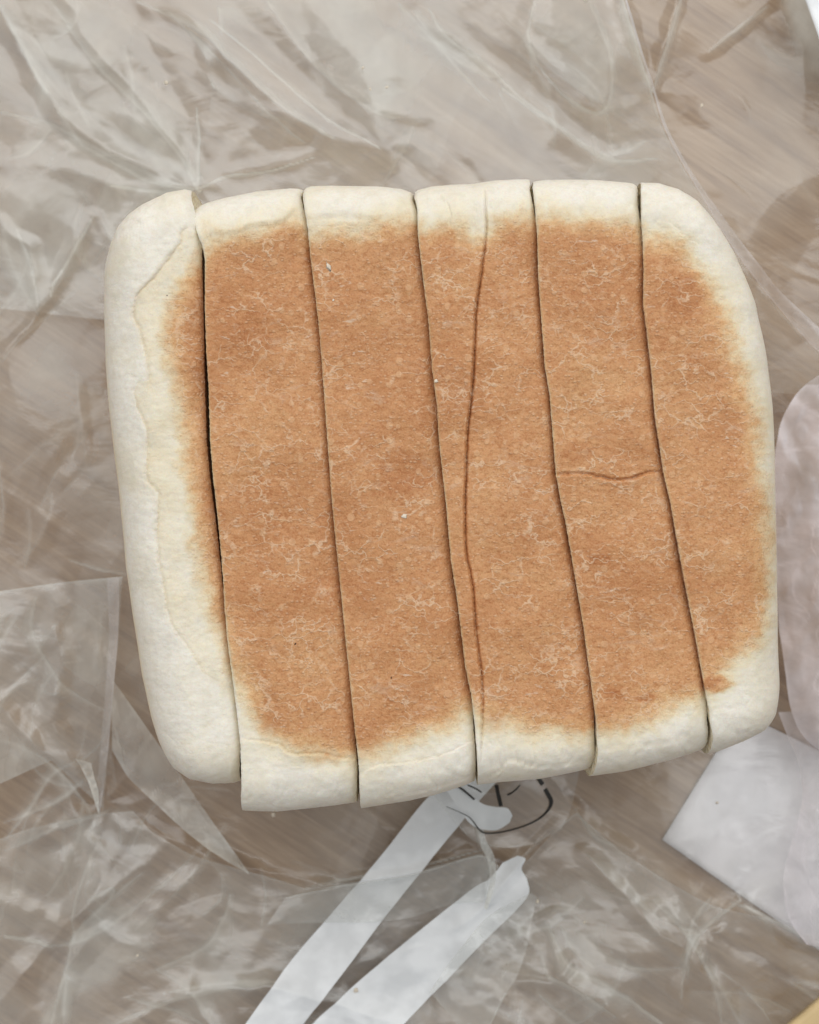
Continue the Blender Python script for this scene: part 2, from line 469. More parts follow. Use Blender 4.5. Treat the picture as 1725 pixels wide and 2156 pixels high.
brown_poly = smooth_poly([(440, 498), (500, 490), (575, 472), (640, 462), (660, 480), (760, 470), (870, 462), (900, 482), (960, 462), (1010, 500), (1050, 470), (1128, 446),
              (1160, 462), (1250, 456), (1345, 470), (1365, 494), (1420, 500), (1470, 555), (1530, 665), (1575, 820), (1600, 960), (1618, 1100), (1618, 1250), (1600, 1340), (1545, 1390),
              (1520, 1430), (1482, 1470), (1440, 1490), (1350, 1525), (1256, 1550), (1180, 1548), (1100, 1540), (1030, 1530), (1000, 1500), (940, 1540), (850, 1565), (760, 1600), (690, 1595), (600, 1575),
              (530, 1520), (492, 1430), (465, 1370), (440, 1290), (412, 1190), (402, 1080), (385, 980), (374, 860), (352, 760), (350, 660), (378, 590), (410, 540), (440, 498)], 3)
wrinkles = [  # slice index, points, depth, bulge side, bulge, tan amount, half width
    (0, [(409, 471), (383, 486), (380, 508), (354, 545), (324, 585), (295, 615), (284, 648), (282, 670), (295, 692), (306, 740), (315, 788), (317, 821)], .00026, 1, .00028, .8, 4.2),
    (0, [(295, 803), (284, 825), (291, 858), (310, 902), (313, 932), (311, 961), (311, 1009), (335, 1039), (334, 1080), (332, 1135), (340, 1200), (350, 1257), (360, 1310), (402, 1372), (429, 1418), (462, 1438)], .0002, 1, .00022, .5, 4.0),
    (1, [(423, 505), (454, 493), (503, 490), (530, 476), (586, 471), (613, 452), (634, 438)], .00032, -1, .0005, .9, 3.0),
    (1, [(508, 1556), (583, 1567), (613, 1587), (675, 1587), (709, 1596), (751, 1601)], .0003, 1, .0005, .8, 3.0),
    (2, [(650, 462), (720, 455), (790, 462), (870, 452)], .00015, -1, .0002, .35, 4.0),
    (2, [(756, 1630), (800, 1612), (860, 1606), (930, 1590), (1000, 1560)], .00012, 1, .0003, .3, 4.0),
    (2, [(780, 1690), (850, 1672), (930, 1650), (1000, 1630)], .00012, 1, .0002, .2, 4.0),
    (3, [(1020, 400), (1022, 440), (1024, 486), (1014, 571), (1002, 656), (999, 731), (994, 820), (987, 880), (983, 927), (981, 1000), (979, 1060), (981, 1160), (995, 1235), (1001, 1320), (1011, 1400), (1016, 1460), (1015, 1535), (1012, 1600)], .0008, 1, .0002, 1.0, 3.4),
    (3, [(905, 400), (925, 420), (948, 440), (950, 480)], .0003, -1, .0003, .1, 6.0),
    (3, [(1012, 1640), (1050, 1622), (1075, 1600), (1140, 1612), (1240, 1600)], .0002, 1, .0003, .15, 5.0),
    (4, [(1172, 1000), (1230, 997), (1262, 1004), (1295, 1010), (1330, 1008), (1362, 996), (1397, 993)], .0008, 1, .0006, .7, 3.2),
    (4, [(1257, 1577), (1330, 1571), (1400, 1562), (1440, 1545)], .00015, 1, .0002, .3, 3.5),
    (5, [(1395, 440), (1410, 470), (1440, 500), (1470, 520)], .00015, 1, .0002, .2, 6.0),
]
ZB = 0.0022


def interp(tab, v):
    a = np.array(tab, float); return np.interp(v, a[:, 0], a[:, 1])


def build_slice(i, label):
    tuck = 3.2 if 1 <= i <= 4 else 0.0
    Lf = (lambda y: interp(outL, y)) if i == 0 else (lambda y: interp(cutB[i - 1], y))
    oR = [tuple(q) for q in smooth_poly(outR, 6)]
    Rf = (lambda y: interp(oR, y)) if i == 5 else (lambda y: interp(cutA[i], y) + tuck * sstep(425, 470, y) * (1 - sstep(1460, 1530, y)))
    ncol = 190 if i == 3 else 104
    s = np.linspace(0, 1, ncol)
    if i == 0: s = 1 - np.sin(np.linspace(0, 1, ncol) * math.pi / 2)[::-1]; s = (s - s[0]) / (s[-1] - s[0]); s = .5 * s + .5 * np.linspace(0, 1, ncol)
    if i == 5: s = np.sin(np.linspace(0, 1, ncol) * math.pi / 2) * .5 + .5 * np.linspace(0, 1, ncol)
    s = np.clip(s, 0, 1)
    yt = np.full(ncol, 450.0); yb = np.full(ncol, 1600.0)
    for _ in range(60):
        xt = Lf(yt) + (Rf(yt) - Lf(yt)) * s; yt = .5 * yt + .5 * interp(topE[i], xt)
        xb = Lf(yb) + (Rf(yb) - Lf(yb)) * s; yb = .5 * yb + .5 * interp(botE[i], xb)
    # loop around the slice: top run, end, bottom run, end
    nt = 560
    zh = ZT - ZB
    dr = 78.0 * K                     # rounding of the ends, metres
    drz = 0.0105
    ang = np.linspace(0, math.pi / 2, 26)
    # profile as (fraction along top in px offset from ends, z)
    pos = []                          # (kind, a, z)  a: distance in from an end (units), kind 0 from top end, 1 from bottom end, 2 fraction
    R = 78.0
    for a in ang: pos.append((0, R * (1 - math.sin(a)) , ZT - drz + drz * math.cos(a) - 0 if False else ZT - drz * (1 - math.sin(a)) ** 0))
    pos = []
    e = 2.25
    for a in ang:                     # a=0 outermost low, a=90 top
        c, q = math.cos(a) ** (2 / e), math.sin(a) ** (2 / e)
        pos.append((0, R * (1 - c), ZT - drz * (1 - q)))
    for f in np.linspace(0, 1, nt)[1:-1]: pos.append((2, f, ZT))
    for a in ang[::-1]:
        c, q = math.cos(a) ** (2 / e), math.sin(a) ** (2 / e)
        pos.append((1, R * (1 - c), ZT - drz * (1 - q)))
    for z in np.linspace(ZT - drz, ZB + .006, 14)[1:]: pos.append((1, 0, z))
    for a in np.linspace(0, math.pi / 2, 6)[1:]: pos.append((1, R * .7 * (1 - math.cos(a)), ZB + .006 * (1 - math.sin(a))))
    for f in np.linspace(1, 0, 12)[1:-1]: pos.append((3, f, ZB))
    for a in np.linspace(math.pi / 2, 0, 6): pos.append((0, R * .7 * (1 - math.cos(a)), ZB + .006 * (1 - math.sin(a))))
    for z in np.linspace(ZB + .006, ZT - drz, 14)[1:-1]: pos.append((0, 0, z))
    n = len(pos)
    kind = np.array([p[0] for p in pos]); av = np.array([p[1] for p in pos]); zv = np.array([p[2] for p in pos])
    KD = kind[:, None]; AV = av[:, None]; YT = yt[None]; YB = yb[None]
    Y = np.where(KD == 0, YT + AV, np.where(KD == 1, YB - AV, np.where(KD == 2, (YT + R) + AV * (YB - YT - 2 * R), (YT + R * .7) + AV * (YB - YT - 1.4 * R))))
    Z = np.repeat(zv[:, None], ncol, 1)
    Sg = np.repeat(s[None], n, 0)
    X = Lf(Y) + (Rf(Y) - Lf(Y)) * Sg
    dL = X - Lf(Y); dR = Rf(Y) - X
    topm = sstep(ZT - .014, ZT - .004, Z)           # how much the point belongs to the upper side
    # outer rounding of the heels
    def drop(d, r, h):
        q = np.clip(1 - d / r, 0, 1); return h * (1 - np.sqrt(np.clip(1 - q ** 2.2, 0, 1)))
    mid = (ZT + ZB) / 2
    if i == 0: dd = drop(dL, 105, .013)
    elif i == 5: dd = drop(dR, 95, .012)
    else: dd = 0 * X
    Z = np.where(Z > mid, np.maximum(Z - dd, mid), np.minimum(Z + dd * .6, mid))
    # lumps, dips to the right cut edge, little roll at the left cut edge
    lump = .0007 * perlin(X / 170, Y / 210, 11) + .0003 * perlin(X / 60, Y / 75, 12) + .00011 * fbm(X / 17, Y / 13, 13, 3)
    ends = sstep(-120, -20, YT - Y) + sstep(-120, -20, Y - YB)
    lump = lump + ends * (.00028 * fbm(X / 42, Y / 26, 15 + i, 3) - .0002 * np.exp(-(perlin(X / 75, Y / 34, 19 + i) / .05) ** 2))
    sag = np.zeros_like(X)
    if i < 5:
        wdt = 22 + 8 * perlin(Y / 130, Y * 0 + i * 3.1, 4)
        sag -= (.0019 + .0005 * perlin(Y / 160, Y * 0 + i, 9)) * np.exp(-(dR / wdt)) + .0003 * np.exp(-dR / 4.0)
    if i > 0: sag += -.00035 * np.exp(-dL / 2.5) + .00025 * np.exp(-dL / 16)
    tan = np.zeros_like(X); crev = np.zeros_like(X)
    for (si, pts, dep, sd, bul, tn, hw) in wrinkles:
        if si != i: continue
        pp = smooth_poly(pts, 5)
        m = (Z > mid)
        wb = (3.0 if tn < .95 else .8) * perlin(X / 14, Y / 14, 31)
        d, side, al = polydist(X + wb, Y + 1.5 * perlin(X / 9, Y / 9, 35), [tuple(q) for q in pp])
        fade = np.sin(np.clip(al, 0, 1) * math.pi) ** .4
        lump = lump - dep * np.exp(-(d / hw) ** 2) * fade * m + bul * np.exp(-d / 13) * (side == sd) * fade * m
        if tn >= .95: lump = lump + .00085 * (side == sd) * np.exp(-d / 55) * fade * m
        tan = np.maximum(tan, tn * np.exp(-((d / (hw * 1.5)) ** 2)) * fade * m * (.75 + .5 * perlin(X / 25, Y / 25, 8)))
        crev = np.maximum(crev, tn * np.exp(-((d / (hw * 1.1)) ** 2)) * fade * m)
        tan = np.maximum(tan, .28 * tn * np.exp(-d / 16) * (side == -sd) * fade * m)
    Z = Z + (lump + sag) * topm
    # side walls of the ends bulge a little unevenly
    # browning
    bd = sdist(X, Y, [tuple(q) for q in brown_poly])
    brn = sstep(-54, 62, bd + 12 * perlin(X / 52, Y / 48, 21) + 9 * perlin(X / 17, Y / 15, 22)) * .74
    brn = brn * np.where(Z > ZT - .012, 1, sstep(.03, .06, Z))
    if i == 0:                                       # heel: faint toasted line at its far side, creamy step before the brown
        brn = np.maximum(brn, .30 * np.exp(-((dL) / 9) ** 2) * sstep(520, 900, Y))
        wl = wrinkles[0][1] + wrinkles[1][1]
        d = X - np.interp(Y + 4 * perlin(X / 22, Y / 22, 62), [p[1] for p in wl], [p[0] for p in wl])
        side = -np.sign(d); d = np.abs(d)
        brn = np.maximum(brn, .185 * (side < 0) * sstep(470, 500, Y) * (1 - .5 * sstep(20, 120, d)) * (1 - sstep(1440, 1500, Y)) * (1 + .3 * perlin(X / 45, Y / 45, 61)))
        brn = np.maximum(brn, .6 * sstep(.012, .03, ZT - Z) * sstep(500, 800, Y))
    if i == 5: brn = np.maximum(brn, .22 * np.exp(-((dR) / 8) ** 2) * sstep(700, 950, Y) * (1 - sstep(1350, 1450, Y)))
    if i > 0: brn = brn * (1 - .42 * np.exp(-(dL / 3.2) ** 2))
    brn = np.clip(brn + .24 * crev * sstep(.35, .6, brn), 0, 1); tan = tan * (1 - sstep(.35, .6, brn))
    for (cx, cy, rx, ry, am) in [(1510, 1440, 34, 18, .36), (1215, 950, 30, 20, .15), (845, 1000, 60, 50, .1), (480, 620, 20, 26, .09), (1295, 1460, 26, 16, .2), (1150, 480, 1, 1, 0), (1360, 1470, 24, 10, .25), (1265, 1180, 22, 12, .13), (1440, 620, 40, 60, .12), (520, 700, 60, 60, .08)]:
        brn = np.clip(brn + am * sstep(1.35, .6, np.hypot((X - cx) / rx, (Y - cy) / ry) + .25 * perlin(X / 14, Y / 14, 77)), 0, 1)
    # picture units -> metres (the ends curve down, so measure the outline at the height it has there)
    ea = sstep(0, 1, np.clip(1 - (Y - YT) / R, 0, 1)); eb = sstep(0, 1, np.clip(1 - (YB - Y) / R, 0, 1)) * .75
    sd_ = .95 * np.exp(-((dL / 55) ** 1.5)) if i == 0 else (1.0 * np.exp(-((dR / 60) ** 1.5)) if i == 5 else 0 * X)
    zref = ZT - .0092 * (1 - (1 - ea) * (1 - eb) * (1 - sd_))
    kk = K * (CAM_H - zref) / (CAM_H - ZT)
    VX = (X - W / 2) * kk; VY = (H / 2 - Y) * kk
    # tear: ragged cut edges
    rag = (.9 * perlin(Y / 5, Z * 900, 41 + i) + .6 * perlin(Y / 16, Z * 300, 44 + i)) * K
    if i < 5: VX = VX + rag * (Sg > .999) * .9
    if i > 0: VX = VX + rag * (Sg < .001) * .9
    cxm, cym = float(VX.mean()), float(VY.mean())
    root = thing('bread_slice', label, 'bread slice', (cxm, cym, ZB), 'slices of the white loaf in a row')
    V = np.stack([VX - cxm, VY - cym, Z - ZB], -1)
    F = grid_faces(n, ncol, True)
    mesh_from('crust', V.reshape(-1, 3), F[:, ::-1], M_CRUST, root, {'brown': brn, 'fold': np.clip(tan, 0, 1)})
    # the two faces: fan rings from the edge loop to a line in the middle
    for col, crumb in ((0, i != 0), (ncol - 1, i != 5)):
        loop = V[:, col]
        rings = 14
        cen = loop.copy()
        ysp = loop[:, 1]; y0, y1 = ysp.min(), ysp.max()
        cen[:, 1] = np.clip(loop[:, 1], y0 + .03, y1 - .03); cen[:, 2] = (ZT - ZB) / 2
        cen[:, 0] = np.interp(cen[:, 1], np.sort(loop[:, 1]), loop[np.argsort(loop[:, 1]), 0])
        P = []
        for k in range(rings):
            f = (k / (rings - 1)) ** 2.4
            p = loop * (1 - f) + cen * f
            sgn = 1 if col == 0 else -1
            if not crumb: p[:, 0] += -sgn * .0012 * math.sin(f * math.pi / 2)
            else: p[:, 0] += sgn * (.00008 * min(1, k / 2) + .00006 * perlin(p[:, 1] * 600, p[:, 2] * 600, k) * (k > 0))
            if 1 <= i <= 4 and col: p[:, 0] += .0006 * sstep(0, .003, np.linalg.norm(p - loop, axis=1))
            P.append(p)
        P = np.array(P)                                  # rings, n, 3
        dep = np.linalg.norm(P - P[0:1], axis=2)
        rim = (np.exp(-(dep / .005) ** 2) * (brn[:, col][None] * 1.25)).T
        Pg = P.transpose(1, 0, 2)
        ff = grid_faces(n, rings, True)
        if col == 0: ff = ff[:, ::1]
        else: ff = ff[:, ::-1]
        if crumb: mesh_from('crumb_face', Pg.reshape(-1, 3), ff, M_CRUMB, root, {'brown': np.clip(rim, 0, 1)})
        else: mesh_from('end_crust', Pg.reshape(-1, 3), ff, M_CRUST, root, {'brown': np.full(n * rings, .5), 'fold': np.zeros(n * rings)})
    return root


labels = [
    'left end slice with a wide cream rounded side and only a narrow golden strip',
    'second slice from the left, right of the dark gap, pale folded flap at both ends',
    'third slice from the left carrying the tiny white curled flake near its top',
    'fourth slice from the left with a long crease running down its golden crust',
    'fifth slice from the left with a short sideways crease across its lower middle',
    'right end slice with a rounded outer corner beside the milky film',
]
slices = [build_slice(i, l) for i, l in enumerate(labels)]

# ------------------------------------------------------------------ the bag: relief of the film
ZF = 0.011
KF = K * (CAM_H - ZF) / (CAM_H - ZT)
foot = [(213, 560), (240, 480), (400, 400), (640, 395), (870, 395), (1110, 378), (1345, 385), (1500, 460), (1600, 680), (1636, 880), (1640, 1300), (1648, 1500), (1500, 1590),
        (1240, 1640), (1000, 1655), (760, 1705), (512, 1712), (400, 1645), (330, 1570), (250, 1090), (214, 700)]
foot_q = [(W / 2 + (x - W / 2) * K / KF, H / 2 + (y - H / 2) * K / KF) for x, y in foot]

ridges = [  # crest lines: points, half width, height mm
    ([(350, -30), (480, 120), (600, 235), (700, 285), (805, 306)], 50, 3.2),
    ([(450, -40), (560, 70), (680, 190), (800, 300)], 34, -2.5),
    ([(600, -60), (760, 130), (805, 300)], 60, 3.0),
    ([(880, -30), (940, 60), (1060, 165), (1190, 280), (1290, 325), (1395, 325)], 46, 1.3),
    ([(960, 40), (1080, 140), (1200, 250), (1280, 310), (1365, 285)], 26, -2.5),
    ([(1130, -30), (1115, 90), (1200, 200), (1275, 235), (1290, 120), (1240, -30)], 40, 3.0),
    ([(1305, -40), (1345, 90), (1376, 186)], 22, 5.0),
    ([(1440, -40), (1400, 90), (1376, 186)], 22, 5.0),
    ([(1500, 100), (1560, 50), (1640, -20)], 24, 3.0),
    ([(0, 20), (60, 130), (125, 235), (230, 320), (330, 360), (408, 392)], 34, 4.0),
    ([(-40, 340), (120, 350), (230, 385), (408, 394)], 30, 1.4),
    ([(120, -30), (190, 90), (300, 210), (395, 340), (408, 392)], 30, 3.0),
    ([(250, -30), (330, 120), (395, 240), (408, 392)], 30, -2.0),
    ([(408, 392), (480, 360), (560, 345), (650, 320)], 20, 2.5),
    ([(0, 470), (60, 520), (80, 640)], 26, 3.0),
    ([(190, 450), (150, 530), (100, 620), (0, 750)], 22, 3.0),
    ([(-40, 1000), (100, 1100), (260, 1210)], 60, 2.0),
    ([(270, 1735), (400, 1800), (520, 1842), (680, 1880)], 26, 3.0),
    ([(0, 2110), (110, 1980), (190, 1900), (260, 1760)], 46, 5.0),
    ([(0, 1900), (120, 1950), (220, 1890), (330, 1800)], 40, 3.5),
    ([(100, 2180), (130, 2050), (230, 1930)], 40, 3.5),
    ([(230, 2180), (400, 2090), (560, 2080), (720, 2120), (860, 2170)], 34, 3.0),
    ([(640, 1888), (740, 1862), (880, 1838), (1012, 1800)], 18, 2.5),
    ([(960, 1690), (1010, 1730), (1020, 1800), (1035, 1900)], 14, 3.5),
    ([(1160, 1640), (1215, 1710), (1260, 1760), (1330, 1800)], 22, 3.0),
    ([(1215, 1712), (1120, 1800), (1030, 1900), (960, 1960)], 20, 2.5),
    ([(1235, 1800), (1310, 1880), (1370, 1950), (1480, 2010)], 26, 3.5),
    ([(1160, 1950), (1190, 2060), (1260, 2100), (1370, 2190)], 28, 4.0),
    ([(1090, 2060), (1160, 2070), (1200, 2020)], 24, 2.5),
    ([(1380, 1920), (1450, 2010), (1520, 2090), (1530, 2180)], 40, 4.5),
    ([(1560, 1900), (1490, 1980), (1440, 2060), (1420, 2180)], 26, 3.5),
    ([(1560, 1900), (1640, 1960), (1740, 2010)], 24, 3.5),
    ([(1420, 380), (1470, 420), (1560, 560), (1700, 700)], 24, 2.0),
    ([(0, 1480), (70, 1560), (140, 1610), (215, 1700)], 26, 3.0),
    ([(110, 1250), (130, 1380), (110, 1520), (170, 1640)], 34, 3.0),
]
sheen_lines = [  # bright crease reflections painted as milky streaks: points, half width, amount, one sided (0 both)
    ([(280, -10), (400, 40), (480, 115), (600, 222), (700, 280)], 13, .30),
    ([(350, 10), (460, 120), (560, 225), (640, 290)], 9, .16),
    ([(440, 30), (560, 130), (680, 235), (800, 303)], 3.5, .34),
    ([(905, 0), (940, 60), (1010, 110), (1100, 195), (1230, 290), (1300, 325)], 5, .30),
    ([(880, 20), (950, 100), (1040, 150)], 22, .22),
    ([(1060, 175), (1200, 275), (1290, 328), (1393, 324)], 4, .30),
    ([(1290, 318), (1330, 305), (1368, 283)], 5, .22),
    ([(1312, -10), (1340, 90), (1378, 186)], 10, .42),
    ([(1437, -10), (1410, 80), (1380, 182)], 10, .35),
    ([(1500, 98), (1560, 50), (1625, 0)], 8, .32),
    ([(0, 15), (50, 110), (92, 188)], 13, .42),
    ([(88, 184), (92, 189)], 7, .5),
    ([(120, 232), (128, 240)], 6, .35),
    ([(128, 240), (170, 300), (230, 335)], 9, .22),
    ([(0, 330), (50, 320), (100, 270)], 9, .2),
    ([(230, 385), (320, 392), (400, 398)], 3, .6),
    ([(230, 335), (300, 370), (400, 394)], 8, .3),
    ([(408, 215), (412, 300), (409, 392)], 4, .34),
    ([(380, 330), (400, 370), (409, 392)], 9, .28),
    ([(410, 392), (470, 362), (560, 350), (660, 320)], 3, .40),
    ([(455, 0), (458, 20), (460, 60)], 9, .18),
    ([(160, 0), (150, 40), (110, 70)], 12, .16),
    ([(188, 452), (150, 525), (108, 590), (100, 620)], 2.5, .42),
    ([(30, 480), (60, 560), (72, 640)], 5, .30),
    ([(0, 480), (20, 560), (60, 640)], 40, .25),
    ([(870, 260), (840, 320), (800, 385)], 14, .10),
    ([(0, 760), (60, 690), (160, 600)], 5, .10),
    ([(0, 1010), (100, 930), (215, 860)], 8, .05),
    ([(140, 1180), (200, 1198), (262, 1210)], 4, .22),
    ([(0, 1985), (60, 1995), (100, 2010)], 8, .2),
    ([(640, 1886), (740, 1862), (880, 1836), (1012, 1800)], 3, .35),
    ([(1005, 1735), (1012, 1770), (1030, 1800), (1034, 1840), (1022, 1900)], 7, .42),
    ([(1216, 1712), (1200, 1735), (1130, 1790), (1060, 1860)], 3.5, .18),
    ([(1216, 1712), (1260, 1770), (1300, 1790)], 4, .18),
    ([(1240, 1808), (1320, 1880), (1385, 1935)], 10, .22),
    ([(1160, 2060), (1230, 2100), (1300, 2150)], 9, .28),
    ([(1185, 1960), (1210, 2010), (1250, 2040)], 5, .2),
    ([(180, 1905), (230, 1880), (225, 1900)], 8, .3),
    ([(130, 2080), (125, 2150)], 12, .3),
    ([(1560, 1908), (1600, 1925), (1660, 1960), (1740, 2000)], 8, .25),
    ([(1500, 1895), (1470, 1930), (1450, 1990), (1450, 2080)], 6, .2),
    ([(340, 2100), (480, 2078), (620, 2085), (760, 2125)], 5, .22),
    ([(0, 1740), (120, 1690), (170, 1650)], 7, .2),
    ([(150, 1610), (100, 1640), (60, 1700), (0, 1780)], 9, .22),
]
sheen_lines += [
    ([(0, 1985), (110, 2005), (200, 1975), (330, 1880), (430, 1780)], 10, .22),
    ([(100, 2170), (130, 2050), (150, 1980), (230, 1900), (290, 1850)], 9, .26),
    ([(0, 1800), (90, 1760), (215, 1720)], 12, .22),
    ([(300, 2060), (420, 2010), (460, 1960), (480, 1900)], 10, .2),
    ([(230, 2170), (380, 2110), (560, 2085), (720, 2120)], 10, .22),
    ([(1160, 1960), (1200, 2040), (1280, 2080), (1400, 2170)], 13, .34),
    ([(1380, 1900), (1440, 1960), (1500, 2060), (1530, 2170)], 12, .24),
    ([(1560, 1900), (1500, 1950), (1450, 2010), (1440, 2110)], 8, .26),
    ([(1040, 1990), (1160, 1960), (1230, 1900)], 8, .18),
    ([(1130, -10), (1118, 90), (1200, 200), (1275, 228), (1290, 130), (1240, -10)], 6, .24),
    ([(560, -10), (650, 110), (760, 210), (830, 240)], 9, .2),
    ([(840, -10), (940, 100), (1030, 200)], 7, .16),
    ([(100, -10), (190, 120), (300, 230), (390, 340)], 9, .2),
    ([(0, 230), (110, 260), (240, 330), (400, 390)], 8, .2),
    ([(215, 1500), (120, 1440), (60, 1330), (70, 1260)], 10, .24),
    ([(0, 1560), (80, 1600), (140, 1660), (180, 1720)], 9, .24),
    ([(150, 1620), (210, 1560), (235, 1480)], 7, .2),
]
sheen_patches = [  # whiteness of doubled film and painted sheen: closed outline, softness, amount
    ([(340, -60), (780, -60), (1000, 90), (900, 180), (820, 250), (800, 300), (700, 200), (560, 70)], 16, .10),
    ([(520, -40), (760, -40), (830, 60), (830, 200), (800, 230), (700, 130)], 14, .12),
    ([(1130, -40), (1250, -40), (1290, 120), (1285, 190), (1250, 220), (1118, 82)], 10, .15),
    ([(0, -40), (250, -40), (340, 150), (400, 260), (400, 380), (250, 340), (120, 230)], 30, .13),
    ([(235, 345), (395, 395), (310, 425), (225, 500), (200, 420)], 10, .22),
    ([(280, 200), (350, 240), (395, 340), (400, 385), (330, 350), (270, 260)], 10, .14),
    ([(-60, 380), (200, 400), (215, 520), (150, 640), (-60, 700)], 50, .10),
    ([(1650, -60), (1800, -60), (1800, 180), (1725, 110), (1690, 70)], 26, .55),
    ([(1600, 60), (1690, 95), (1800, 140), (1800, 230), (1700, 160), (1620, 110)], 22, .2),
    ([(-60, 1870), (250, 1700), (330, 1790), (200, 1930), (-60, 2000)], 16, .12),
    ([(200, 1910), (330, 1950), (300, 2030), (150, 2110), (110, 2200), (60, 2200)], 14, .22),
    ([(480, 1860), (700, 1900), (760, 2000), (600, 2060), (420, 2000)], 40, .08),
    ([(310, 2010), (450, 1990), (560, 2060), (440, 2140), (380, 2120)], 16, .10),
    ([(1240, 1740), (1400, 1830), (1520, 1910), (1440, 1960), (1300, 1880)], 20, .10),
    ([(1040, 1870), (1200, 1850), (1290, 1950), (1240, 2080), (1100, 2080)], 18, .12),
]


rr_ = random.Random(31)
crease_lines = []                                   # further small creases, where the film is most crumpled


def creases(n, x0, y0, x1, y1, ang, spread, l0, l1, a0, a1):
    for _ in range(n):
        px, py = rr_.uniform(x0, x1), rr_.uniform(y0, y1); th = ang + rr_.gauss(0, spread); L = rr_.uniform(l0, l1); bend = rr_.gauss(0, .35)
        pts = [(px, py)]
        for q in range(3):
            px += math.cos(th) * L / 3; py += math.sin(th) * L / 3; th += bend; pts.append((px, py))
        crease_lines.append((pts, rr_.uniform(3, 15), rr_.uniform(a0, a1)))


creases(16, 0, 0, 400, 400, .9, .5, 80, 260, .06, .16)
creases(14, 400, 0, 1250, 330, .75, .35, 100, 300, .05, .14)
creases(12, -20, 400, 200, 1100, 1.9, .5, 80, 260, .04, .13)
creases(18, -20, 1230, 240, 1750, 1.9, .6, 60, 240, .06, .17)
creases(16, 0, 1780, 700, 2180, .4, 1.1, 120, 300, .07, .19)
creases(18, 1000, 1830, 1725, 2180, .9, .6, 120, 300, .08, .2)
creases(8, 1400, 0, 1725, 700, .7, .3, 60, 200, .02, .07)
creases(10, 700, 1880, 1100, 2180, -.8, .6, 60, 180, .05, .16)


def film_height(x, y):
    h = .0045 + .004 * perlin(x / 420, y / 460, 51)
    h = h + .0065 * facets(x, y, 270, .9, 61) + .0018 * facets(x, y, 120, .35, 62)
    pm = sstep(-.15, .35, perlin(x / 260, y / 260, 55))
    h = h + .00045 * pm * facets(x, y, 52, 1.2, 63)
    for pts, w, a in ridges:
        d, _, al = polydist(x + 6 * perlin(x / 50, y / 50, 71), y + 6 * perlin(x / 50, y / 50, 72), pts)
        f = np.clip(1 - d / w, 0, 1) ** 1.15
        h = h + a * .00045 * f * (.35 + .65 * np.sin(np.clip(al, .02, .98) * math.pi) ** .5)
    for k, (pts, w, a) in enumerate(crease_lines):
        pp = np.array(pts); rad = w * 4
        m = (x > pp[:, 0].min() - rad) & (x < pp[:, 0].max() + rad) & (y > pp[:, 1].min() - rad) & (y < pp[:, 1].max() + rad)
        if not m.any(): continue
        d, _, al = polydist(x[m], y[m], pts)
        h[m] += (.0006 if k % 3 else -.0005) * (w / 10) * np.clip(1 - d / (w * 2.2), 0, 1) * np.sin(np.clip(al, 0, 1) * math.pi)
    # radiating pleats round the pinched corner and the knot at the upper right
    for cx, cy, nn, a, r in ((409, 392, 8.0, .0011, 190), (1376, 186, 5.0, .0008, 130), (805, 304, 6, .0007, 140), (1012, 1800, 6, .0011, 100), (1480, 1960, 7, .0018, 160), (215, 1700, 7, .0015, 130)):
        rr = np.hypot(x - cx, y - cy); th = np.arctan2(y - cy, x - cx) + .25 * perlin(x / 80, y / 80, int(cx))
        tri = np.abs(((th * nn / (2 * math.pi)) % 1) * 2 - 1) - .5
        h = h + a * tri * np.exp(-rr / r) * sstep(0, 50, rr)
    lo = .0012 + .0004 * facets(x, y, 60, .2, 66)
    h = np.maximum(h, 0) ** 1.0
    h = .0014 + np.sqrt(h * h + 1e-6)
    fd = -sdist(x, y, foot_q)
    c = sstep(4, 60, fd)
    return lo * (1 - c) + h * c


